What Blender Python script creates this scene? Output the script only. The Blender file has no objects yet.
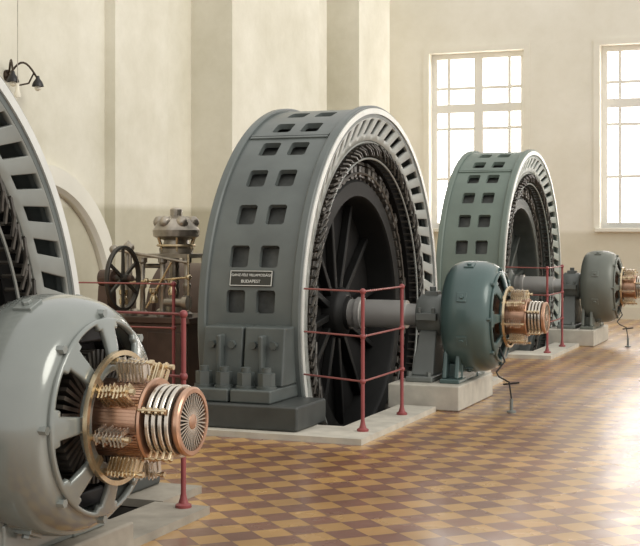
import bpy, bmesh, math, random
from mathutils import Vector, Matrix
random.seed(4)
PI=math.pi
scene=bpy.context.scene
COL=scene.collection
A=math.radians(21.5)
H=1.55; SH=0.79
GY=[4.66,11.46,18.30]
GGY=[4.42,11.46,18.30]
GX=-3.95
EX=-2.77

# ---------------------------------------------------------------- materials
def s2l(c):
    return tuple(((v/255)/12.92 if v/255<=0.04045 else ((v/255+0.055)/1.055)**2.4) for v in c)
def mat(name,rgb,rough=0.5,metal=0.0,var=0.12,scale=6.0,bump=0.0,spec=0.5,coat=0.0):
    m=bpy.data.materials.new(name); m.use_nodes=True
    nt=m.node_tree; b=nt.nodes['Principled BSDF']
    c=s2l(rgb)
    tc=nt.nodes.new('ShaderNodeTexCoord'); n=nt.nodes.new('ShaderNodeTexNoise')
    n.inputs['Scale'].default_value=scale; n.inputs['Detail'].default_value=5
    nt.links.new(tc.outputs['Object'],n.inputs['Vector'])
    r=nt.nodes.new('ShaderNodeValToRGB')
    r.color_ramp.elements[0].position=0.3; r.color_ramp.elements[1].position=0.7
    r.color_ramp.elements[0].color=(*[max(0,v*(1-var)) for v in c],1)
    r.color_ramp.elements[1].color=(*[min(1,v*(1+var)) for v in c],1)
    nt.links.new(n.outputs['Fac'],r.inputs['Fac']); nt.links.new(r.outputs['Color'],b.inputs['Base Color'])
    b.inputs['Roughness'].default_value=rough; b.inputs['Metallic'].default_value=metal
    b.inputs['Specular IOR Level'].default_value=spec
    b.inputs['Coat Weight'].default_value=coat
    if bump>0:
        bp=nt.nodes.new('ShaderNodeBump'); bp.inputs['Strength'].default_value=bump; bp.inputs['Distance'].default_value=0.02
        nt.links.new(n.outputs['Fac'],bp.inputs['Height']); nt.links.new(bp.outputs['Normal'],b.inputs['Normal'])
    return m
M={}
M['frame']=mat('frame_paint',(94,100,98),0.36,0.0,0.16,3,0.05)
M['frame_green_hazed']=mat('frame_paint_green_hazed',(104,117,109),0.5,0.0,0.1,3)  # far generator's green, paled: window haze put into the paint colour
M['flange']=mat('flange_paint',(158,161,156),0.36,0.15,0.12,4)
M['flange_dark']=mat('flange_paint_dark',(136,139,134),0.38,0.1,0.12,4)
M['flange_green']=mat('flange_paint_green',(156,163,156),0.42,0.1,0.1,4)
M['edge']=mat('machined_edge',(218,219,214),0.35,0.25,0.06,8)
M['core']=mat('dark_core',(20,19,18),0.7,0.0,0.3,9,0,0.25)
M['core_hazed']=mat('hazed_dark_core',(66,70,66),0.6,0.0,0.2,9)  # core lightened for the far generator, haze painted into its colour
M['inner']=mat('core_back_iron',(80,82,79),0.6,0.0,0.4,9)
M['coil']=mat('coil_insulation',(74,70,64),0.38,0.1,0.5,14)
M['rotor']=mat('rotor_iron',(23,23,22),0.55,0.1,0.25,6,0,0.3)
M['rotor_hazed']=mat('hazed_rotor_iron',(74,78,74),0.45,0.2,0.2,6)  # far rotor iron with the window haze mixed into its tone
M['wheel']=mat('wheel_iron',(62,59,54),0.4,0.3,0.25,6)
M['foot']=mat('foot_paint',(82,88,86),0.4,0.0,0.15,5)
M['base']=mat('dark_base',(62,65,63),0.45,0.0,0.2,5)
M['steel']=mat('steel',(196,194,190),0.32,0.5,0.06,5)
M['ex_grey']=mat('exciter_grey',(130,135,130),0.18,0.2,0.07,4,0.03,0.7,0.6)
M['ex_teal']=mat('exciter_teal',(76,96,94),0.3,0.1,0.08,4,0.0,0.5,0.25)
M['ex_brown']=mat('exciter_olive_grey',(108,112,104),0.4,0.1,0.08,4)
M['copper']=mat('copper',(196,158,134),0.28,0.88,0.2,12)
M['brass']=mat('brass',(210,192,160),0.25,0.88,0.2,12)
M['silver']=mat('silvery_ring',(208,200,188),0.25,0.88,0.14,12)
M['black']=mat('black_iron',(36,34,33),0.4,0.2,0.2,8)
M['pedestal']=mat('pedestal_grey',(118,122,118),0.45,0.1,0.1,6)
M['concrete']=mat('concrete',(188,183,170),0.8,0.0,0.14,7,0.2)
M['concrete_dark']=mat('darker_concrete',(150,143,130),0.8,0.0,0.18,7,0.2)  # darker concrete for the nearest curb and plinth
M['red']=mat('red_rail',(140,68,68),0.4,0.05,0.12,9)
M['redbar']=mat('worn_red_rail',(148,86,82),0.4,0.1,0.12,9)
M['rust']=mat('machine_brown',(84,66,56),0.45,0.1,0.25,6)
M['iron']=mat('machine_iron',(164,156,144),0.3,0.65,0.45,7)
M['plaster']=mat('trim_plaster',(232,229,216),0.85,0.0,0.05,2)
M['winframe']=mat('window_paint',(236,234,226),0.5,0.0,0.02,3)
M['opal']=mat('opal_glass',(232,226,208),0.2,0.0,0.04,3)
M['lampbrass']=mat('lamp_brass',(62,50,38),0.35,0.6,0.15,12)
M['plate']=mat('plate_metal',(60,60,55),0.4,0.4,0.08,3)
M['pit']=mat('pit_wall',(70,66,60),0.9,0.0,0.15,4)

def wallmat(name,up,low,zs,lo=(0.80,0.79,0.74)):
    m=bpy.data.materials.new(name); m.use_nodes=True; nt=m.node_tree; b=nt.nodes['Principled BSDF']
    g=nt.nodes.new('ShaderNodeNewGeometry'); sp=nt.nodes.new('ShaderNodeSeparateXYZ')
    nt.links.new(g.outputs['Position'],sp.inputs[0])
    mt=nt.nodes.new('ShaderNodeMapRange'); mt.inputs[1].default_value=zs-.04; mt.inputs[2].default_value=zs+.04
    nt.links.new(sp.outputs['Z'],mt.inputs[0])
    mx=nt.nodes.new('ShaderNodeMix'); mx.data_type='RGBA'
    mx.inputs[6].default_value=(*s2l(low),1); mx.inputs[7].default_value=(*s2l(up),1)
    nt.links.new(mt.outputs[0],mx.inputs[0])
    n=nt.nodes.new('ShaderNodeTexNoise'); n.inputs['Scale'].default_value=0.9; n.inputs['Detail'].default_value=9; n.inputs['Roughness'].default_value=0.7
    nt.links.new(g.outputs['Position'],n.inputs['Vector'])
    r=nt.nodes.new('ShaderNodeValToRGB'); r.color_ramp.elements[0].position=0.3; r.color_ramp.elements[1].position=0.68
    r.color_ramp.elements[0].color=(*lo,1); r.color_ramp.elements[1].color=(1,1,1,1)
    nt.links.new(n.outputs['Fac'],r.inputs['Fac'])
    mu=nt.nodes.new('ShaderNodeMix'); mu.data_type='RGBA'; mu.blend_type='MULTIPLY'; mu.inputs[0].default_value=1
    nt.links.new(mx.outputs[2],mu.inputs[6]); nt.links.new(r.outputs['Color'],mu.inputs[7])
    nt.links.new(mu.outputs[2],b.inputs['Base Color']); b.inputs['Roughness'].default_value=0.85
    return m
M['wall_w']=wallmat('plaster_west',(233,229,214),(203,198,178),1.85)
M['wall_n']=wallmat('plaster_north',(242,238,226),(222,217,200),1.55,(0.88,0.87,0.83))  # north plaster brightened to carry the window haze in its colour

def floormat():
    m=bpy.data.materials.new('tile_floor'); m.use_nodes=True; nt=m.node_tree; b=nt.nodes['Principled BSDF']
    g=nt.nodes.new('ShaderNodeNewGeometry'); mp=nt.nodes.new('ShaderNodeMapping')
    mp.inputs['Rotation'].default_value=(0,0,math.radians(45)); mp.inputs['Location'].default_value=(0.03,0.02,0.05)
    nt.links.new(g.outputs['Position'],mp.inputs['Vector'])
    ch=nt.nodes.new('ShaderNodeTexChecker'); ch.inputs['Scale'].default_value=1/0.17
    ch.inputs['Color1'].default_value=(*s2l((200,152,76)),1); ch.inputs['Color2'].default_value=(*s2l((136,82,50)),1)
    nt.links.new(mp.outputs[0],ch.inputs['Vector'])
    br=nt.nodes.new('ShaderNodeTexBrick'); br.offset=0; br.inputs['Scale'].default_value=1
    br.inputs['Brick Width'].default_value=0.17; br.inputs['Row Height'].default_value=0.17; br.inputs['Mortar Size'].default_value=0.003
    br.inputs['Color1'].default_value=(1,1,1,1); br.inputs['Color2'].default_value=(0.85,0.85,0.85,1); br.inputs['Mortar'].default_value=(0.5,0.45,0.4,1)
    nt.links.new(mp.outputs[0],br.inputs['Vector'])
    n=nt.nodes.new('ShaderNodeTexNoise'); n.inputs['Scale'].default_value=1.3; n.inputs['Detail'].default_value=8
    nt.links.new(g.outputs['Position'],n.inputs['Vector'])
    r=nt.nodes.new('ShaderNodeValToRGB'); r.color_ramp.elements[0].position=0.3; r.color_ramp.elements[1].position=0.7
    r.color_ramp.elements[0].color=(0.74,0.70,0.66,1); r.color_ramp.elements[1].color=(1,1,1,1)
    nt.links.new(n.outputs['Fac'],r.inputs['Fac'])
    m1=nt.nodes.new('ShaderNodeMix'); m1.data_type='RGBA'; m1.blend_type='MULTIPLY'; m1.inputs[0].default_value=1
    nt.links.new(ch.outputs['Color'],m1.inputs[6]); nt.links.new(br.outputs['Color'],m1.inputs[7])
    m2=nt.nodes.new('ShaderNodeMix'); m2.data_type='RGBA'; m2.blend_type='MULTIPLY'; m2.inputs[0].default_value=1
    nt.links.new(m1.outputs[2],m2.inputs[6]); nt.links.new(r.outputs['Color'],m2.inputs[7])
    nt.links.new(m2.outputs[2],b.inputs['Base Color'])
    mr=nt.nodes.new('ShaderNodeMapRange'); mr.inputs[1].default_value=.3; mr.inputs[2].default_value=.7; mr.inputs[3].default_value=0.18; mr.inputs[4].default_value=0.34
    nt.links.new(n.outputs['Fac'],mr.inputs[0]); nt.links.new(mr.outputs[0],b.inputs['Roughness'])
    b.inputs['Specular IOR Level'].default_value=0.7
    b.inputs['Coat Weight'].default_value=0.9; b.inputs['Coat Roughness'].default_value=0.44; b.inputs['Coat IOR'].default_value=1.62
    n2=nt.nodes.new('ShaderNodeTexNoise'); n2.inputs['Scale'].default_value=5
    nt.links.new(g.outputs['Position'],n2.inputs['Vector'])
    bp=nt.nodes.new('ShaderNodeBump'); bp.inputs['Strength'].default_value=.15; bp.inputs['Distance'].default_value=.02
    nt.links.new(n2.outputs['Fac'],bp.inputs['Height']); nt.links.new(bp.outputs['Normal'],b.inputs['Normal']); nt.links.new(bp.outputs['Normal'],b.inputs['Coat Normal'])
    return m
M['floor']=floormat()
def glassmat():
    m=bpy.data.materials.new('bright_daylit_glass'); m.use_nodes=True; nt=m.node_tree; b=nt.nodes['Principled BSDF']
    b.inputs['Base Color'].default_value=(0.8,0.85,0.8,1); b.inputs['Roughness'].default_value=0.1
    g=nt.nodes.new('ShaderNodeNewGeometry'); n=nt.nodes.new('ShaderNodeTexNoise'); n.inputs['Scale'].default_value=0.8
    nt.links.new(g.outputs['Position'],n.inputs['Vector'])
    r=nt.nodes.new('ShaderNodeValToRGB'); r.color_ramp.elements[0].color=(0.95,0.89,0.87,1); r.color_ramp.elements[1].color=(1,0.93,0.91,1)
    nt.links.new(n.outputs['Fac'],r.inputs['Fac']); nt.links.new(r.outputs['Color'],b.inputs['Emission Color'])
    b.inputs['Emission Strength'].default_value=4.8
    return m
M['glass']=glassmat()

# ---------------------------------------------------------------- mesh helpers
def add_box(bm,x0,x1,y0,y1,z0,z1,T=None):
    vs=[bm.verts.new(Vector(p)) for p in ((x0,y0,z0),(x1,y0,z0),(x1,y1,z0),(x0,y1,z0),(x0,y0,z1),(x1,y0,z1),(x1,y1,z1),(x0,y1,z1))]
    for f in ((0,3,2,1),(4,5,6,7),(0,1,5,4),(1,2,6,5),(2,3,7,6),(3,0,4,7)): bm.faces.new([vs[i] for i in f])
    if T is not None:
        for v in vs: v.co=T@v.co
    return vs
def add_frustum(bm,b,t,z0,z1,T=None):
    vs=[bm.verts.new(Vector(p)) for p in ((b[0],b[2],z0),(b[1],b[2],z0),(b[1],b[3],z0),(b[0],b[3],z0),(t[0],t[2],z1),(t[1],t[2],z1),(t[1],t[3],z1),(t[0],t[3],z1))]
    for f in ((0,3,2,1),(4,5,6,7),(0,1,5,4),(1,2,6,5),(2,3,7,6),(3,0,4,7)): bm.faces.new([vs[i] for i in f])
    if T is not None:
        for v in vs: v.co=T@v.co
def basis(d):
    d=d.normalized(); u=Vector((0,0,1)) if abs(d.z)<0.9 else Vector((1,0,0))
    a=d.cross(u).normalized(); return a,d.cross(a).normalized()
def add_cyl(bm,p0,p1,r,seg=16,r2=None,cap=True):
    p0=Vector(p0);p1=Vector(p1); r2=r if r2 is None else r2
    a,b=basis(p1-p0)
    A_=[bm.verts.new(p0+(a*math.cos(2*PI*i/seg)+b*math.sin(2*PI*i/seg))*r) for i in range(seg)]
    B_=[bm.verts.new(p1+(a*math.cos(2*PI*i/seg)+b*math.sin(2*PI*i/seg))*r2) for i in range(seg)]
    for i in range(seg):
        j=(i+1)%seg; bm.faces.new((A_[i],A_[j],B_[j],B_[i]))
    if cap: bm.faces.new(A_[::-1]); bm.faces.new(B_)
def add_sphere(bm,c,r,seg=14):
    bmesh.ops.create_uvsphere(bm,u_segments=seg,v_segments=seg//2+2,radius=r,matrix=Matrix.Translation(Vector(c)))
def add_lathe(bm,prof,c=(0,0,0),axis='X',seg=96,closed=False,a0=0.0,a1=2*PI):
    c=Vector(c); full=abs(a1-a0-2*PI)<1e-6; n=seg if full else seg+1
    rings=[]
    for (t,r) in prof:
        ring=[]
        if r<1e-5:
            p=(t,0,0) if axis=='X' else ((0,t,0) if axis=='Y' else (0,0,t))
            ring=[bm.verts.new(c+Vector(p))]*n
        else:
            for i in range(n):
                an=a0+(a1-a0)*i/seg; u=r*math.cos(an); w=r*math.sin(an)
                p=(t,u,w) if axis=='X' else ((u,t,w) if axis=='Y' else (u,w,t))
                ring.append(bm.verts.new(c+Vector(p)))
        rings.append(ring)
    K=len(rings)
    for k in range(K if closed else K-1):
        R0=rings[k]; R1=rings[(k+1)%K]
        for i in range(seg):
            j=(i+1)%n
            q=[]
            for v in (R0[i],R0[j],R1[j],R1[i]):
                if v not in q: q.append(v)
            if len(q)>=3: bm.faces.new(q)
def add_torus(bm,c,R,r,axis='X',seg=64,ms=8):
    add_lathe(bm,[(r*math.cos(2*PI*k/ms),R+r*math.sin(2*PI*k/ms)) for k in range(ms)],c,axis,seg,closed=True)
def obj(name,bm,m,parent=None,loc=(0,0,0),smooth=True,bevel=0,angle=0.6,label=None):
    bmesh.ops.recalc_face_normals(bm,faces=bm.faces)
    me=bpy.data.meshes.new(name); bm.to_mesh(me); bm.free()
    if smooth:
        for p in me.polygons: p.use_smooth=True
        me.set_sharp_from_angle(angle=angle)
    me.materials.append(M[m] if isinstance(m,str) else m)
    o=bpy.data.objects.new(name,me); COL.objects.link(o); o.location=loc
    if parent: o.parent=parent
    if bevel:
        b=o.modifiers.new('bevel','BEVEL'); b.width=bevel; b.segments=2; b.limit_method='ANGLE'; b.angle_limit=0.7
        b.harden_normals=True
    if label: o['label']=label
    return o
def empty(name,loc,label,cat,group=None):
    e=bpy.data.objects.new(name,None); e.empty_display_size=0.2; COL.objects.link(e); e.location=loc
    e['label']=label; e['category']=cat
    if group: e['group']=group
    return e
def sub(name,parent,loc=(0,0,0),rot=(0,0,0)):
    e=bpy.data.objects.new(name,None); COL.objects.link(e); e.parent=parent; e.location=loc; e.rotation_euler=rot; return e
def tag(o,label,cat,group=None):
    o['label']=label; o['category']=cat
    if group: o['group']=group
def struct(o): o['kind']='structure'; return o
def copy_tree(root,loc,swap=None,label=None,skip=()):
    mp={}
    n=root.copy(); COL.objects.link(n); n.location=loc; mp[root]=n
    if label: n['label']=label
    stack=list(root.children)
    while stack:
        c=stack.pop(0)
        if c.name.split('.')[0] in skip: continue
        d=c.copy(); COL.objects.link(d); d.parent=mp[c.parent]; mp[c]=d
        if swap and d.type=='MESH':
            for i,s in enumerate(d.material_slots):
                mm=c.material_slots[i].material
                if mm in swap: s.link='OBJECT'; s.material=swap[mm]
        stack+=list(c.children)
    return n
def bmn(): return bmesh.new()

# ---------------------------------------------------------------- room
XW=-7.9; YN=23.5; ZC=6.6; XE=4.0; YS=-1.5
pits=[(-5.0,-3.52,gy-2.02,gy+2.02) for gy in GGY]
bm=bmn()
xs=sorted({XW-0.4,XE,-5.0,-3.52}); ys=sorted({YS,YN+0.4,*[v for p in pits for v in p[2:]]})
vg={}
def gv(x,y):
    if (x,y) not in vg: vg[(x,y)]=bm.verts.new((x,y,0))
    return vg[(x,y)]
for i in range(len(xs)-1):
    for j in range(len(ys)-1):
        cx=(xs[i]+xs[i+1])/2; cy=(ys[j]+ys[j+1])/2
        if any(p[0]<cx<p[1] and p[2]<cy<p[3] for p in pits): continue
        bm.faces.new((gv(xs[i],ys[j]),gv(xs[i+1],ys[j]),gv(xs[i+1],ys[j+1]),gv(xs[i],ys[j+1])))
struct(obj('floor',bm,'floor',smooth=False))
for n,p in enumerate(pits):
    bm=bmn(); z0=-1.6
    add_box(bm,p[0]-.1,p[0],p[2]-.1,p[3]+.1,z0,-0.01); add_box(bm,p[1],p[1]+.1,p[2]-.1,p[3]+.1,z0,-0.01)
    add_box(bm,p[0],p[1],p[2]-.1,p[2],z0,-0.01); add_box(bm,p[0],p[1],p[3],p[3]+.1,z0,-0.01); add_box(bm,p[0],p[1],p[2],p[3],z0-.1,z0)
    struct(obj('trim_%d'%(n+10),bm,'pit',smooth=False))
    bm=bmn(); x0,x1,y0,y1=p[0]-.12,p[1]+.34,p[2]-.55,p[3]+.48; h=.045; gy=GY[n]
    add_box(bm,x0,x1,y0,p[2],0,h); add_box(bm,x0,p[1]+.04,p[3],y1,0,h); add_box(bm,x0,p[0],p[2],p[3],0,h)
    add_box(bm,p[1],x1,p[2],gy-.665,0,h); add_box(bm,p[1],x1,gy+.665,gy+(1.80 if n else 1.76),0,h)
    o=obj('pit_curb',bm,'concrete' if n else 'concrete_dark',smooth=False)
    tag(o,'low pale concrete curb framing the generator pit' if n else 'low darker grey concrete curb framing the generator pit','curb','generator pit curbs')
bm=bmn(); add_box(bm,XW-.4,XW,YS,YN+.4,0,ZC)
add_box(bm,XW-.1,XW+.14,13.2,14.5,0,ZC)
add_box(bm,XW-.1,XW+.6,15.4,18.5,0,ZC)
add_box(bm,XW-.1,XW+.18,18.9,19.9,0,ZC)
add_box(bm,XW-.1,XW+.6,20.3,21.9,0,ZC)
struct(obj('wall_west',bm,'wall_w',smooth=False))
bm=bmn()
add_lathe(bm,[(0,1.66),(.10,1.66),(.10,1.46),(.05,1.42),(0,1.42)],(XW,11.75,.62),'X',48,a0=0,a1=PI)
add_box(bm,XW,XW+.1,11.75+1.44,11.75+1.66,0,.62); add_box(bm,XW,XW+.1,11.75-1.66,11.75-1.44,0,.62)
struct(obj('trim_1',bm,'plaster'))
wins=[(-7.05,-5.25),(-3.87,-2.05),(-.70,1.12)]
WZ0,WZ1=1.62,4.90
bm=bmn(); xprev=XW
for a,b in wins:
    add_box(bm,xprev,a,YN,YN+.45,0,ZC); add_box(bm,a,b,YN,YN+.45,0,WZ0); add_box(bm,a,b,YN,YN+.45,WZ1,ZC); xprev=b
add_box(bm,xprev,XE,YN,YN+.45,0,ZC)
struct(obj('wall_north',bm,'wall_n',smooth=False))
bm=bmn(); add_box(bm,XW+.001,XE,YN-.04,YN,0,.22); struct(obj('baseboard_north',bm,'wall_n',smooth=False))
for n,(a,b) in enumerate(wins):
    e=bpy.data.objects.new('window_%d'%(n+1),None); COL.objects.link(e); e.location=((a+b)/2,YN+.25,WZ0); e['kind']='structure'
    w=(b-a)/2; h=WZ1-WZ0; ht=2.25
    bm=bmn(); f=.10
    add_box(bm,-w,w,-.05,.05,0,f); add_box(bm,-w,w,-.05,.05,h-f,h); add_box(bm,-w,-w+f,-.05,.05,f,h-f); add_box(bm,w-f,w,-.05,.05,f,h-f)
    add_box(bm,-w+f,w-f,-.06,.05,ht-.08,ht+.08)
    add_box(bm,-.09,.09,-.06,.05,f,ht-.08); add_box(bm,-.08,.08,-.05,.05,ht+.08,h-f)
    q=.028
    for sx in (-1,1):
        cx=sx*(w-f-.22)
        add_box(bm,cx-q,cx+q,-.025,.045,f,h-f)
    for z in (f+(ht-.08-f)*.40,ht-.08-.30,ht+.08+.30):
        add_box(bm,-w+f,w-f,-.024,.045,z-q,z+q)
    obj('window_frame',bm,'winframe',e,smooth=False)
    bm=bmn(); add_box(bm,-w+.02,w-.02,.055,.065,.02,h-.02); obj('window_glass',bm,'glass',e,smooth=False)
    bm=bmn(); add_box(bm,-w-.08,w+.08,-.34,-.05,-.07,0); obj('window_sill',bm,'plaster',e,smooth=False,bevel=.01)
    bm=bmn()
    add_box(bm,-w-.11,-w,-.27,-.252,-.0,h+.11); add_box(bm,w,w+.11,-.27,-.252,0,h+.11); add_box(bm,-w,w,-.27,-.252,h,h+.11)
    obj('window_casing',bm,'wall_n',e,smooth=False)

# ---------------------------------------------------------------- generator
R=1.90; W=0.87
def build_generator(loc):
    g=empty('generator',loc,'large grey-green ring-shaped generator with nameplate, set in floor pit','generator','row of generators')
    bm=bmn(); NP=32; pitch=2*PI/NP; hole=pitch*.50
    xs=[-W,-.80,-.64,-.475,-.375,-.21,-.07,0.0]; holecols={2,4}
    thetas=[]; kind=[]
    base=PI-math.radians(17.2)
    for k in range(NP):
        c=base+k*pitch
        for s,kd in ((-.5,'a'),(-.41,'m'),(0,'m'),(.41,'b')): thetas.append(c+s*hole); kind.append(kd)
        web=pitch-hole
        for q in range(3): thetas.append(c+hole/2+web*q/3); kind.append('w')
    N=len(thetas)
    def V(x,t): return bm.verts.new((x,R*math.cos(t),R*math.sin(t)+SH))
    grid=[[V(x,t) for x in xs] for t in thetas]
    xin={}
    for i in range(N):
        if kind[i] in('a','w'):
            for c in holecols:
                if kind[i]=='a' or (kind[i]=='w' and kind[i-1]=='b'):
                    d=.10*(xs[c+1]-xs[c]); xin[(i,c)]=(V(xs[c]+d,thetas[i]),V(xs[c+1]-d,thetas[i]))
    for i in range(N):
        j=(i+1)%N
        for c in range(len(xs)-1):
            q=[grid[i][c],grid[i][c+1],grid[j][c+1],grid[j][c]]
            if c in holecols:
                if kind[i]=='a':
                    a,b=xin[(i,c)]
                    bm.faces.new((grid[i][c],a,grid[j][c])); bm.faces.new((b,grid[i][c+1],grid[j][c+1])); continue
                if kind[i]=='m': continue
                if kind[i]=='b':
                    a,b=xin[(j,c)]
                    bm.faces.new((grid[j][c],grid[i][c],a)); bm.faces.new((b,grid[i][c+1],grid[j][c+1])); continue
                lo=[grid[i][c]]+list(xin.get((i,c),()))+[grid[i][c+1]]
                hi=[grid[j][c]]+list(xin.get((j,c),()))+[grid[j][c+1]]
                bm.faces.new(lo+hi[::-1]); continue
            bm.faces.new(q)
    bmesh.ops.delete(bm,geom=[v for v in bm.verts if not v.link_faces],context='VERTS')
    o=obj('stator_frame',bm,'frame',g,angle=.5)
    for p in o.data.polygons[:1]:
        out=Vector((0,p.center.y,p.center.z-SH)).dot(p.normal)>0
    s=o.modifiers.new('solid','SOLIDIFY'); s.thickness=.05; s.offset=-1 if out else 1
    b=o.modifiers.new('bevel','BEVEL'); b.width=.006; b.segments=2; b.limit_method='ANGLE'; b.angle_limit=.9; b.harden_normals=True
    for x0,x1 in ((-W-.015,-W+.06),(-.055,.02)):
        bm=bmn(); add_lathe(bm,[(x0,R-.08),(x0,R+.02),(x0+.012,R+.03),(x1-.012,R+.03),(x1,R+.02),(x1,R-.08)],(0,0,SH),'X',144,closed=True)
        obj('frame_rim',bm,'frame',g)
    for k in range(4):
        t=base+(4+8*k+.5)*pitch
        T=Matrix.Translation(Vector((0,0,SH)))@Matrix.Rotation(t-PI/2,4,'X')
        bm=bmn(); add_box(bm,-W+.07,-.07,-.032,-.004,R-.01,R+.014,T); add_box(bm,-W+.07,-.07,.004,.032,R-.01,R+.014,T)
        obj('frame_seam',bm,'frame',g,smooth=False,bevel=.003)
    bm=bmn(); add_lathe(bm,[(.02,R-.045),(.032,R-.045),(.032,R+.005),(.02,R+.005)],(0,0,SH),'X',144,closed=True)
    obj('machined_ring',bm,'edge',g,label='bright machined edge ring')
    def flange(xc,sgn,name):
        bm=bmn(); NS=54; r=[R-.04,R-.095,R-.225,R-.29]
        cone=[0,-.0,-.05,-.06]; tw=[0,0,.4,.4]
        th=[];sl=[]
        for k in range(NS):
            p=2*PI/NS
            th.append(k*p); sl.append(True)
            th.append(k*p+.23*p); sl.append(True)
            th.append(k*p+.46*p); sl.append(False)
        n=len(th)
        gr=[[bm.verts.new((xc+sgn*cone[c],rr*math.cos(t+tw[c]*2*PI/NS),rr*math.sin(t+tw[c]*2*PI/NS)+SH)) for c,rr in enumerate(r)] for t in th]
        for i in range(n):
            j=(i+1)%n
            for c in range(3):
                if sl[i] and c==1: continue
                bm.faces.new((gr[i][c],gr[i][c+1],gr[j][c+1],gr[j][c]))
        o=obj(name,bm,'flange',g,angle=.5)
        s=o.modifiers.new('solid','SOLIDIFY'); s.thickness=.035; s.offset=0
        b=o.modifiers.new('bevel','BEVEL'); b.width=.005; b.segments=1; b.limit_method='ANGLE'; b.angle_limit=.9
    flange(.0,1,'slotted_flange'); flange(-W,-1,'slotted_flange')
    bm=bmn(); add_lathe(bm,[(-W+.1,R-.12),(-.14,R-.12),(-.14,1.45),(-W+.1,1.45)],(0,0,SH),'X',128,closed=True)
    obj('stator_core',bm,'core',g)
    bm=bmn(); add_lathe(bm,[(-W+.12,R-.09),(-.16,R-.09),(-.16,R-.115),(-W+.12,R-.115)],(0,0,SH),'X',128,closed=True)
    obj('core_backing',bm,'inner',g)
    bm=bmn(); NC=120; rn=random.Random(3)
    for k in range(NC):
        t=2*PI*k/NC; t2=t+2*PI/NC*2.2; e_=rn.uniform(-.012,.015)
        def P(x,r,t): return Vector((x,r*math.cos(t),r*math.sin(t)+SH))
        pts=[P(-.14,1.47,t),P(-.03+e_,1.475,t),P(-.015+e_,1.53,(t+t2)/2),P(-.03+e_,1.575,t2),P(-.14,1.575,t2)]
        for a,b in zip(pts,pts[1:]): add_cyl(bm,a,b,.011,5,cap=False)
    o=obj('stator_winding',bm,'coil',g,label='dark insulated coil ends')
    bm=bmn(); add_torus(bm,(-.06,0,SH),1.595,.012,'X',128,6); add_torus(bm,(-.05,0,SH),1.445,.010,'X',128,6)
    obj('winding_support_ring',bm,'flange',g)
    rt=sub('rotor',g,(0,0,SH))
    bm=bmn(); add_lathe(bm,[(-.70,1.26),(-.20,1.26),(-.17,1.23),(-.17,1.10),(-.20,1.08),(-.70,1.08)],(0,0,0),'X',96,closed=True)
    obj('rotor_rim',bm,'rotor',rt)
    bm=bmn(); NPOL=72
    for k in range(NPOL):
        T=Matrix.Rotation(2*PI*k/NPOL,4,'X'); e_=rn.uniform(-.015,.015)
        add_box(bm,-.68,-.19,-.024,.024,1.25,1.39,T); add_box(bm,-.70,-.17+e_,-.045,.045,1.392,1.425,T)
        add_box(bm,-.66,-.16+e_,-.036,.036,1.27,1.38,T)
    o=obj('field_poles',bm,'coil',rt,smooth=False,bevel=.005)
    for k in range(12):
        bm=bmn(); T=Matrix.Rotation(2*PI*(k+.3)/12,4,'X')
        add_frustum(bm,(-.46,-.38,-.032,.032),(-.46,-.38,-.026,.026),.16,1.09,T)
        obj('rotor_arm',bm,'rotor',rt,smooth=False,bevel=.012)
    bm=bmn(); add_lathe(bm,[(-.62,.0),(-.62,.22),(-.58,.24),(-.34,.24),(-.31,.22),(-.28,.16),(-.25,.15),(-.25,.0)],(0,0,0),'X',48)
    obj('rotor_hub',bm,'rotor',rt)
    bm=bmn(); add_lathe(bm,[(-.50,1.10),(-.46,1.10),(-.46,.2),(-.50,.2)],(0,0,0),'X',64,closed=True)
    obj('rotor_dark_disc',bm,'core',rt)  # dark disc added behind the arms to stop light showing through the rotor
    bm=bmn(); add_torus(bm,(-.15,0,0),1.31,.012,'X',96,6)
    obj('pole_connector_ring',bm,'coil',rt)
    bm=bmn(); add_lathe(bm,[(-1.55,0),(-1.55,.13),(-.04,.13),(.3,.13),(.3,.10),(.66,.10),(.66,0)],(0,0,SH),'X',40)
    add_lathe(bm,[(-.18,.13),(-.18,.15),(-.13,.15),(-.13,.13)],(0,0,SH),'X',40)
    obj('shaft',bm,'steel',g,label='polished steel shaft')
    for sg in (-1,1):
        ft=sub('mounting_foot',g)
        yy=lambda a,b: (min(sg*a,sg*b),max(sg*a,sg*b))
        bm=bmn(); add_box(bm,-.68,.22,*yy(1.85,2.46),.045,.235); 
        obj('foot_base',bm,'base',ft,smooth=False,bevel=.02,label='dark cast iron base block')
        for lx in (-.73,-.37):
            bm=bmn(); wd=.345
            add_box(bm,lx,lx+wd,*yy(1.80,2.40),.235,.34)
            add_frustum(bm,(lx,lx+wd,*yy(1.78,2.17)),(lx,lx+wd,*yy(1.78,2.11)),.34,.80)
            add_box(bm,lx+wd/2-.02,lx+wd/2+.02,*yy(2.05,2.21),.34,.74)
            obj('foot_bracket',bm,'foot',ft,smooth=False,bevel=.016)
            for q in (.085,.26):
                bm=bmn(); y=sg*2.28; add_cyl(bm,(lx+q,y,.34),(lx+q,y,.36),.078,20); add_cyl(bm,(lx+q,y,.36),(lx+q,y,.46),.068,6); add_cyl(bm,(lx+q,y,.46),(lx+q,y,.50),.038,12)
                obj('anchor_nut',bm,'foot',ft)
                bm=bmn(); z=.66; add_cyl(bm,(lx+q,sg*2.11,z),(lx+q,sg*2.16,z),.032,6); obj('bracket_bolt',bm,'foot',ft)
    return g
gen2=build_generator((GX,GGY[1],0))
th=PI-math.radians(11.6)
bm=bmn(); add_box(bm,-.19,.19,-.066,.066,0,.012)
npl=obj('nameplate',bm,'plate',gen2,smooth=False,bevel=.004,label='dark nameplate with raised light lettering')
nrm=Vector((0,math.cos(th),math.sin(th))); xax=Vector((1,0,0)); yax=nrm.cross(xax)
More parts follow.
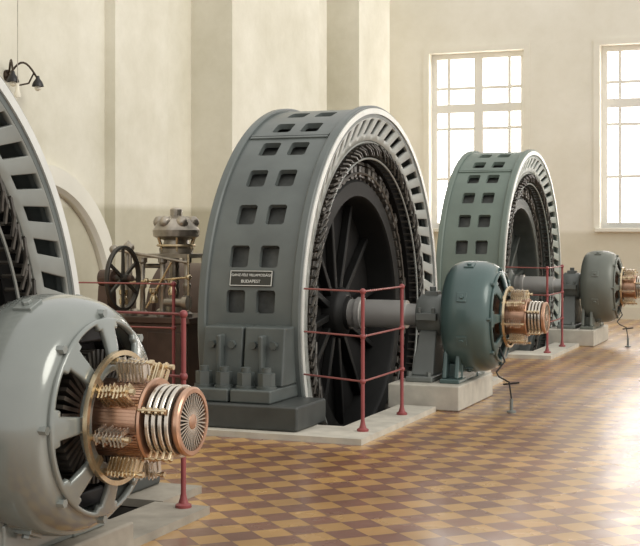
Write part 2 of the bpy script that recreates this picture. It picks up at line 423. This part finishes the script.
def M4(x,y,z,o): return Matrix(((x.x,y.x,z.x,o.x),(x.y,y.y,z.y,o.y),(x.z,y.z,z.z,o.z),(0,0,0,1)))
o0=Vector((-.425,R*math.cos(th),SH+R*math.sin(th)))+nrm*.004
npl.matrix_local=M4(xax,yax,nrm,o0)
def text(name,s,size,parent,loc,m):
    cu=bpy.data.curves.new(name,'FONT'); cu.body=s; cu.size=size; cu.extrude=.002; cu.align_x='CENTER'; cu.align_y='CENTER'
    to=bpy.data.objects.new(name,cu); COL.objects.link(to)
    bpy.context.view_layer.update()
    me=bpy.data.meshes.new_from_object(to); bpy.data.objects.remove(to)
    o=bpy.data.objects.new(name,me); COL.objects.link(o); o.parent=parent; o.location=loc
    me.materials.clear(); me.materials.append(M[m]); return o
text('lettering','GANZ-FÉLE VILLAMOSSÁGI',.029,npl,(0,.025,.014),'edge')
text('lettering','BUDAPEST',.036,npl,(0,-.026,.014),'edge')
bm=bmn(); 
for a in ((-.185,.185,.057,.062),(-.185,.185,-.062,-.057),(-.185,-.180,-.057,.057),(.180,.185,-.057,.057)): add_box(bm,*a,.012,.016)
obj('nameplate_border',bm,'edge',npl,smooth=False)
copy_tree(gen2,(GX,GGY[0],0),{M['flange']:M['flange_dark']},'large dark grey ring-shaped generator with slotted flange and open windings',('nameplate',))
copy_tree(gen2,(GX,GGY[2],0),{M['frame']:M['frame_green_hazed'],M['flange']:M['flange_green'],M['foot']:M['frame_green_hazed'],M['core']:M['core_hazed'],M['rotor']:M['rotor_hazed']},'large grey-green ring-shaped generator near the windows',('nameplate',))

# ---------------------------------------------------------------- exciter
def build_exciter(loc):
    e=empty('exciter',loc,'teal-grey round exciter dynamo with copper commutator on concrete plinth','electric dynamo','exciter dynamos')
    c=(0,0,SH)
    prof=[(-.45,.30),(-.45,.40),(-.435,.44),(-.40,.475),(-.34,.495),(-.28,.50),(-.20,.50),(-.135,.495),(-.075,.478),(-.035,.455),(-.01,.428),(.0,.40),(-.03,.39),(-.12,.385),(-.30,.38),(-.30,.30)]
    bm=bmn(); add_lathe(bm,prof,c,'X',96,closed=True); obj('yoke',bm,'ex_teal',e,angle=.7)
    bm=bmn(); add_lathe(bm,[(-.47,.12),(-.47,.28),(-.44,.36),(-.31,.36),(-.31,.12)],c,'X',64,closed=True); obj('rear_bell',bm,'ex_teal',e,angle=.7)
    NA=8; seg=NA*12; rads=[.405,.385,.36,.30,.245,.215,.19]; xsd=[.004,.012,.02,.038,.05,.056,.056]
    bm=bmn(); gr=[]
    for i in range(seg):
        row=[]
        for r,x in zip(rads,xsd):
            t=2*PI*i/seg; row.append(bm.verts.new((x,r*math.cos(t),r*math.sin(t)+SH)))
        gr.append(row)
    for i in range(seg):
        j=(i+1)%seg; ph=i%12
        for k in range(len(rads)-1):
            if k in (2,3) and 2<=ph<=9: continue
            if k==1 and 3<=ph<=8: continue
            bm.faces.new((gr[i][k],gr[i][k+1],gr[j][k+1],gr[j][k]))
    o=obj('front_bell',bm,'ex_teal',e,angle=.7)
    s=o.modifiers.new('solid','SOLIDIFY'); s.thickness=.03; s.offset=0
    b=o.modifiers.new('bevel','BEVEL'); b.width=.009; b.segments=2; b.limit_method='ANGLE'; b.angle_limit=.8
    for k in range(8):
        a=2*PI*(k)/8; bm=bmn(); y=.425*math.cos(a); z=.425*math.sin(a)+SH
        add_cyl(bm,(-.02,y,z),(.014,y,z),.018,6); obj('bell_bolt',bm,'ex_teal',e)
    for k in range(8):
        bm=bmn()
        T=Matrix.Translation(Vector(c))@Matrix.Rotation(2*PI*(k+.5)/8,4,'X')
        add_box(bm,-.28,-.19,-.045,.045,.485,.510,T)
        add_cyl(bm,T@Vector((-.235,0,.508)),T@Vector((-.235,0,.524)),.022,6)
        obj('pole_bolt',bm,'ex_teal',e,smooth=False,bevel=.004)
    bm=bmn(); add_lathe(bm,[(-.28,.0),(-.28,.385),(-.13,.385),(-.13,0)],c,'X',64)
    obj('inner_shroud',bm,'black',e)
    for k in range(8):
        bm=bmn()
        T=Matrix.Translation(Vector(c))@Matrix.Rotation(2*PI*k/8,4,'X')
        add_box(bm,-.14,-.05,-.10,.10,.30,.375,T)
        obj('field_coil',bm,'black',e,smooth=False,bevel=.015)
    bm=bmn()
    for k in range(48):
        T=Matrix.Translation(Vector(c))@Matrix.Rotation(2*PI*k/48,4,'X')
        add_box(bm,-.12,-.02,-.008,.008,.14,.275,T)
    o=obj('armature_winding',bm,'coil',e,smooth=False)
    bm=bmn(); NB=72
    def ridged(bm,x0,x1,ra,rb,n):
        pts=[]
        for k in range(n):
            p=2*PI/n
            pts+= [(k*p,ra),(k*p+.7*p,ra),(k*p+.72*p,rb),(k*p+.98*p,rb)]
        A_=[bm.verts.new((x0,r*math.cos(t),r*math.sin(t)+SH)) for t,r in pts]
        B_=[bm.verts.new((x1,r*math.cos(t),r*math.sin(t)+SH)) for t,r in pts]
        for i in range(len(pts)):
            j=(i+1)%len(pts); bm.faces.new((A_[i],A_[j],B_[j],B_[i]))
        bm.faces.new(A_[::-1]); bm.faces.new(B_)
    ridged(bm,-.02,.245,.158,.152,NB)
    obj('commutator',bm,'copper',e,smooth=False,label='segmented copper commutator drum')
    bm=bmn(); add_lathe(bm,[(.245,.10),(.245,.165),(.254,.17),(.263,.165),(.263,.10)],c,'X',48,closed=True); obj('end_ring',bm,'copper',e)
    SR=[.275+k*.029 for k in range(4)]
    for x in SR:
        bm=bmn(); add_lathe(bm,[(x,.07),(x,.142),(x+.003,.146),(x+.015,.146),(x+.018,.142),(x+.018,.07)],c,'X',48,closed=True)
        obj('slip_ring',bm,'silver',e,label='silvery slip ring')
    bm=bmn()
    add_lathe(bm,[(.390,.0),(.390,.132),(.400,.139),(.415,.139),(.421,.132),(.421,.116),(.400,.112),(.400,0)],c,'X',48)
    add_lathe(bm,[(.400,.0),(.400,.035),(.419,.03),(.427,.0)],c,'X',24)
    obj('end_disc',bm,'copper',e,angle=.5)
    bm=bmn()
    for k in range(36):
        T=Matrix.Translation(Vector(c))@Matrix.Rotation(2*PI*k/36,4,'X')
        add_box(bm,.399,.417,-.0028,.0028,.030,.114,T)
    obj('end_disc_ribs',bm,'silver',e,smooth=False)
    bm=bmn(); add_lathe(bm,[(.4002,.035),(.4025,.035),(.4025,.112),(.4002,.112)],c,'X',48,closed=True); obj('end_disc_recess',bm,'black',e)
    bm=bmn(); add_cyl(bm,(-.50,0,SH),(.395,0,SH),.065,24); obj('armature_shaft',bm,'steel',e)
    bm=bmn(); add_lathe(bm,[(.075,.255),(.075,.275),(.095,.275),(.095,.255)],c,'X',64,closed=True)
    for k in range(4):
        T=Matrix.Translation(Vector(c))@Matrix.Rotation(2*PI*(k+.5)/4,4,'X')
        add_box(bm,.05,.085,-.015,.015,.20,.26,T)
    obj('rocker_ring',bm,'brass',e)
    rnd=random.Random(7)
    for k in range(8):
        bh=sub('brush_holder',e,c,(2*PI*(k+.25)/8+rnd.uniform(-.06,.06),0,0))
        bm=bmn(); add_cyl(bm,(.06,0,.238),(.252,0,.238),.007,10); add_cyl(bm,(.06,0,.238),(.10,0,.238),.015,12); add_cyl(bm,(.245,0,.238),(.262,0,.238),.012,8)
        obj('brush_rod',bm,'brass',bh)
        bm=bmn()
        for q in range(8):
            x=.105+q*.0168; e1=rnd.uniform(-.006,.010)
            add_box(bm,x,x+.009,-.010,.012,.228,.250+e1); add_box(bm,x+.001,x+.008,-.030+e1,-.010,.160,.242); add_box(bm,x+.003,x+.007,.010,.030+e1,.180,.238)
            add_cyl(bm,(x+.0045,.03+e1,.185),(x+.0045,.012,.255+e1),.002,5)
        obj('brush_clips',bm,'brass' if k%2 else 'silver',bh,smooth=False)
    for a in (.45,PI-.35,PI+.9,-.9):
        sb=sub('slip_ring_brush',e,c,(a-PI/2,0,0))
        bm=bmn()
        for x in SR:
            xx=x+.009; add_box(bm,xx-.006,xx+.006,-.012,.012,.146,.182)
        add_cyl(bm,(.26,0,.178),(.385,0,.178),.006,8)
        obj('brush_arm',bm,'brass',sb,smooth=False,bevel=.002)
    bm=bmn()
    for sg in (-1,1):
        add_box(bm,-.44,-.26,min(sg*.20,sg*.46),max(sg*.20,sg*.46),.22,.26)
        for x in (-.43,-.32):
            add_frustum(bm,(x,x+.04,min(sg*.22,sg*.42),max(sg*.22,sg*.42)),(x,x+.04,min(sg*.22,sg*.36),max(sg*.22,sg*.36)),.26,.50)
    add_box(bm,-.43,-.27,-.30,.30,.22,.38)
    obj('mounting_foot',bm,'ex_teal',e,smooth=False,bevel=.012)
    return e
ex2=build_exciter((EX,GY[1],0))
ex1=copy_tree(ex2,(EX-.03,GY[0],0),{M['ex_teal']:M['ex_grey']},'glossy light grey exciter dynamo with copper commutator and brass brushes')
ex3=copy_tree(ex2,(EX,GY[2],0),{M['ex_teal']:M['ex_brown']},'olive grey exciter dynamo by the windows')
for gy in GY[1:]:
    x0=EX+.05
    pts=[Vector((x0,gy-.25,.54)),Vector((x0+.06,gy-.30,.42)),Vector((x0,gy-.36,.33)),Vector((x0+.04,gy-.44,.30)),Vector((x0+.14,gy-.48,.26)),Vector((x0+.16,gy-.48,.12))]
    e=empty('cable_lead',(x0+.16,gy-.48,0),'thin dark cable lead hanging below the exciter brushes','cable','exciter cable leads')
    o0=Vector(e.location); pts=[p-o0 for p in pts]
    bm=bmn()
    for a,b in zip(pts,pts[1:]): add_cyl(bm,a,b,.007,8); add_sphere(bm,b,.007,8)
    p=pts[-1]; add_cyl(bm,(p.x-.07,p.y,p.z+.12),(p.x+.07,p.y,p.z+.14),.008,8)
    obj('wire',bm,'black',e)
    bm=bmn(); add_cyl(bm,p,(p.x,p.y,0.0),.015,12); add_lathe(bm,[(0,0),(0,.04),(.015,.04),(.02,.015),(.02,0)],(p.x,p.y,0),'Z',20)
    obj('cable_socket',bm,'pedestal',e)

# ---------------------------------------------------------------- plinths and bearings
for n,gy in enumerate(GY):
    bm=bmn(); add_box(bm,-3.64,-2.99,gy-.60,gy+.60,0,.22); 
    o=obj('concrete_plinth',bm,'concrete' if n else 'concrete_dark',smooth=False,bevel=.015); tag(o,'pale rectangular concrete plinth under exciter and bearing' if n else 'darker grey concrete plinth under exciter and bearing','plinth','concrete plinths')
def build_bearing(loc):
    e=empty('bearing_pedestal',loc,'grey cast iron bearing pedestal carrying the generator shaft','bearing','shaft bearings')
    bm=bmn(); add_box(bm,-.12,.13,-.44,.44,.22,.27); add_frustum(bm,(-.10,.11,-.34,.34),(-.075,.085,-.15,.15),.27,.66)
    obj('pedestal_base',bm,'pedestal',e,smooth=False,bevel=.015)
    bm=bmn(); add_lathe(bm,[(-.11,.135),(-.11,.17),(-.085,.19),(.11,.19),(.135,.17),(.135,.135)],(0,0,SH),'X',48,closed=True)
    obj('bearing_housing',bm,'pedestal',e,angle=.7)
    bm=bmn(); add_box(bm,-.08,.11,-.26,.26,SH-.035,SH+.03); add_box(bm,-.05,.07,-.06,.06,SH+.17,SH+.22); add_cyl(bm,(.01,0,SH+.22),(.01,0,SH+.26),.03,16)
    for x in (-.05,.08):
        for y in (-.235,.235): add_cyl(bm,(x,y,SH+.03),(x,y,SH+.08),.02,6)
    obj('bearing_cap',bm,'pedestal',e,smooth=False,bevel=.006)
    for x in (-.09,.09):
        for y in (-.40,.40):
            bm=bmn(); add_cyl(bm,(x,y,.27),(x,y,.31),.024,6); obj('anchor_nut',bm,'pedestal',e)
    return e
b2=build_bearing((-3.41,GY[1],0))
for gy in (GY[0],GY[2]): copy_tree(b2,(-3.41,gy,0))

# ---------------------------------------------------------------- railings
def railing(posts,paths,label,zs=(.42,.76,1.10)):
    e=empty('railing',(posts[0][0],posts[0][1],posts[0][2] if len(posts[0])>2 else 0.045),label,'railing','red iron railings')
    o0=Vector(e.location)
    for p in posts:
        z0=p[2] if len(p)>2 else 0.045
        bm=bmn(); c=Vector((p[0],p[1],0))
        add_lathe(bm,[(z0,0),(z0,.045),(z0+.015,.045),(z0+.025,.028),(z0+.05,.02),(z0+.08,.0145),(1.08,.0145),(1.10,0)],c,'Z',20)
        for z in zs: add_sphere(bm,c+Vector((0,0,z)),.024,14)
        for v in bm.verts: v.co-=o0
        obj('post',bm,'red',e)
    for path in paths:
        for z in zs:
            bm=bmn()
            for a,b in zip(path,path[1:]):
                add_cyl(bm,(a[0],a[1],z),(b[0],b[1],z),.0075,10)
            for v in bm.verts: v.co-=o0
            obj('rail',bm,'redbar',e)
    return e
for gy in GY[1:]:
    railing([(-3.3,gy-2.2),(-3.3,gy-1.24)],[[(-3.3,gy-1.18),(-3.3,gy-2.2),(-3.9,gy-1.90)]],'red-painted iron railing with ball joints beside the generator pit')
railing([(-3.3,GY[0]+1.68)],[[(-3.3,GY[0]+1.68),(-3.9,GY[0]+1.74)]],'red-painted iron railing post and rails beside the generator pit',(.76,1.10))
railing([(-5.3,10.0,0.0),(-6.9,10.0,0.0)],[[(-5.3,10.0),(-6.9,10.0)]],'red-painted iron railing in front of the turbine machinery',(.72,1.10))

# ---------------------------------------------------------------- governor and turbine
gx,gy=-6.08,11.3
e=empty('turbine_governor',(gx,gy,0),'greyish metal turbine governor with knobbed rounded cap on brown base','governor')
bm=bmn(); add_box(bm,-.56,.42,-.35,.35,0,.68); add_box(bm,-.60,.46,-.38,.38,.68,.74)
add_box(bm,-.50,-.12,-.37,-.35,.1,.6); add_box(bm,.0,.36,-.37,-.35,.1,.6)
obj('governor_base',bm,'rust',e,smooth=False,bevel=.02,label='brown painted cast base')
for x,y in ((-.14,-.2),(.10,-.24),(.34,-.2),(-.14,.2),(.34,.2)):
    bm=bmn()
    add_lathe(bm,[(.74,0),(.74,.06),(.77,.06),(.79,.03),(1.0,.024),(1.02,.04),(1.05,.04),(1.07,.024),(1.24,.024),(1.26,.045),(1.30,.045),(1.30,0)],(x,y,0),'Z',20)
    obj('governor_column',bm,'iron',e,angle=.7)
bm=bmn(); add_box(bm,-.20,.40,-.27,.27,1.30,1.34)
add_lathe(bm,[(.74,0),(.74,.10),(.88,.10),(.90,.05),(1.30,.05),(1.30,0)],(.1,0,0),'Z',28)
obj('governor_table',bm,'iron',e,angle=.7)
bm=bmn(); add_lathe(bm,[(1.34,0),(1.34,.16),(1.39,.17),(1.41,.13),(1.47,.12),(1.49,.19),(1.51,.225),(1.57,.23),(1.60,.21),(1.64,.19),(1.68,.15),(1.70,.08),(1.71,.06),(1.77,.06),(1.785,.04),(1.79,0)],(.12,0,0),'Z',48)
for k in range(6):
    a=2*PI*(k+.3)/6; add_sphere(bm,(.12+.165*math.cos(a),.165*math.sin(a),1.645),.062,14)
obj('governor_head',bm,'iron',e,angle=.5,label='wide lobed metal governor cap')
bm=bmn(); 
for k in range(6):
    a=2*PI*k/6; add_cyl(bm,(.12+.15*math.cos(a),.15*math.sin(a),1.36),(.12+.20*math.cos(a),.20*math.sin(a),1.50),.014,8)
add_torus(bm,(.12,0,1.42),.18,.014,'Z',32,8)
add_cyl(bm,(-.36,-.28,1.05),(.40,-.28,1.12),.012,8); add_cyl(bm,(-.05,-.29,.82),(.22,-.29,1.26),.011,8); add_cyl(bm,(.40,-.28,.80),(.40,-.28,1.34),.012,8)
add_sphere(bm,(.40,-.28,1.12),.03); add_sphere(bm,(-.05,-.29,1.08),.028)
obj('governor_linkage',bm,'brass',e)
bm=bmn(); add_lathe(bm,[(.74,0),(.74,.12),(.78,.12),(.80,.08),(1.04,.08),(1.06,.11),(1.10,.11),(1.12,.045),(1.34,.028),(1.34,.05),(1.42,.05),(1.44,.03),(1.47,0)],(-.36,-.1,0),'Z',28)
add_cyl(bm,(-.38,-.1,1.22),(.0,-.1,1.22),.022,12); add_cyl(bm,(-.24,-.26,.74),(-.24,-.26,1.38),.014,10); add_cyl(bm,(-.42,-.27,1.38),(.38,-.27,1.26),.014,10)
add_cyl(bm,(.16,-.30,.88),(.36,-.30,.88),.04,16); add_cyl(bm,(.36,-.30,.88),(.41,-.30,.88),.07,16)
add_sphere(bm,(-.42,-.27,1.38),.045); add_sphere(bm,(-.24,-.26,1.40),.04)
obj('servo_cylinder',bm,'iron',e,angle=.6)
for p in ((.02,-.27,.92),(.22,-.27,1.0),(-.30,-.29,.90)):
    bm=bmn(); add_lathe(bm,[(-.05,0),(-.05,.04),(-.01,.045),(.03,.025),(.05,.045),(.09,.045),(.09,0)],p,'Z',16)
    obj('oil_cup',bm,'brass',e,angle=.6)
e=empty('flywheel',(-6.12,10.55,0),'dark spoked iron flywheel on a stand beside the governor','flywheel')
bm=bmn(); add_lathe(bm,[(-.02,.30),(-.02,.277),(.02,.277),(.02,.30),(.015,.305),(-.015,.305)],(0,0,1.12),'X',56,closed=True)
add_cyl(bm,(-.06,0,1.12),(.06,0,1.12),.04,20)
for k in range(6):
    T=Matrix.Translation(Vector((0,0,1.12)))@Matrix.Rotation(2*PI*k/6,4,'X'); add_frustum(bm,(-.012,.012,-.016,.016),(-.010,.010,-.012,.012),.03,.28,T)
obj('wheel',bm,'wheel',e,angle=.6)
bm=bmn(); add_frustum(bm,(-.24,-.10,-.16,.16),(-.22,-.12,-.07,.07),0,1.05); add_cyl(bm,(-.26,0,1.12),(.10,0,1.12),.03,16); add_cyl(bm,(-.23,0,1.12),(-.09,0,1.12),.08,20)
obj('stand',bm,'rust',e,smooth=False)
e=empty('turbine',(-6.2,12.8,0),'dark brown riveted turbine casing with flanges','turbine')
bm=bmn(); add_lathe(bm,[(-.7,0),(-.7,.42),(-.62,.45),(-.60,.62),(-.52,.62),(-.50,.58),(.30,.58),(.32,.62),(.40,.62),(.42,.45),(.5,.40),(.5,0)],(0,0,.63),'X',56)
obj('casing',bm,'rust',e,angle=.5)
bm=bmn(); add_box(bm,-.5,-.3,-.5,.5,0,.3); add_box(bm,.1,.3,-.5,.5,0,.3)
obj('saddle',bm,'iron',e,smooth=False,bevel=.01)
bm=bmn()
for k in range(18):
    a=2*PI*k/18; y=.578*math.cos(a); z=.63+.578*math.sin(a); add_cyl(bm,(.40,y,z),(.43,y,z),.02,6)
o=obj('casing_bolts',bm,'iron',e)

# ---------------------------------------------------------------- wall lamp
ly=11.26; lz=3.16
e=empty('wall_lamp',(XW,ly,lz),'dark curled wall bracket lamp with small glass-tipped fittings','wall lamp')
bm=bmn(); add_lathe(bm,[(0,0),(0,.06),(.02,.06),(.03,.03),(.03,0)],(0,0,0),'X',24)
obj('wall_plate',bm,'lampbrass',e)
def tube(bm,pts,r):
    for a,b in zip(pts,pts[1:]): add_cyl(bm,a,b,r,8); add_sphere(bm,b,r,8)
bm=bmn()
for s in (-1,1):
    pts=[Vector((.03,0,0))]+[Vector((.03+.20*t,s*.22*t,.14*math.sin(PI*t*1.05))) for t in [i/10 for i in range(1,11)]]
    tube(bm,pts,.011)
tube(bm,[Vector((.03,0,.0)),Vector((.10,.06,-.10)),Vector((.16,.16,-.07)),Vector((.19,.2,.03))],.009)
tube(bm,[Vector((.03,0,.0)),Vector((.08,-.08,-.06)),Vector((.12,-.12,-.01)),Vector((.10,-.06,.03))],.009)
obj('lamp_arm',bm,'lampbrass',e)
for s in (-1,1):
    c=Vector((.23,s*.22,-.09))
    bm=bmn(); add_lathe(bm,[(-.01,.062),(.01,.058),(.04,.045),(.07,.022),(.10,.015),(.10,0)],c,'Z',24); o=obj('lamp_shade',bm,'black',e)
    bm=bmn(); add_sphere(bm,c+Vector((0,0,-.025)),.034,16); obj('bulb',bm,'opal',e)
e=empty('pendant_cord',(-7.6,11.02,2.9),'thin dark cord with small insulator weight hanging from the ceiling','hanging cord')
bm=bmn(); add_cyl(bm,(0,0,.13),(0,0,ZC-2.9),.004,8); obj('cord',bm,'iron',e)
bm=bmn(); add_lathe(bm,[(0,0),(0,.03),(.03,.035),(.08,.02),(.14,.015),(.14,0)],(0,0,0),'Z',20); obj('weight',bm,'opal',e)

# ---------------------------------------------------------------- light
w=bpy.data.worlds.new('World'); scene.world=w; w.use_nodes=True
bg=w.node_tree.nodes['Background']; bg.inputs[0].default_value=(1.0,.98,.945,1); bg.inputs[1].default_value=1.0
def sun(d,energy,ang,color):
    l=bpy.data.lights.new('sun','SUN'); l.energy=energy; l.angle=math.radians(ang); l.color=color
    o=bpy.data.objects.new('sun',l); COL.objects.link(o); o.rotation_euler=Vector(d).to_track_quat('-Z','Y').to_euler(); o.location=(3,0,6)
sun((-.80,.10,-.55),1.2,30,(1,.96,.88))
# ---------------------------------------------------------------- camera
cd=bpy.data.cameras.new('camera'); cam=bpy.data.objects.new('camera',cd); COL.objects.link(cam)
cam.location=(0,0,H); cam.rotation_euler=(PI/2,0,A)
cd.sensor_fit='HORIZONTAL'; cd.sensor_width=36; cd.lens=1300/640*36; cd.shift_y=-41/640; cd.clip_end=200; cd.clip_start=.05
scene.camera=cam
scene.view_settings.view_transform='Standard'
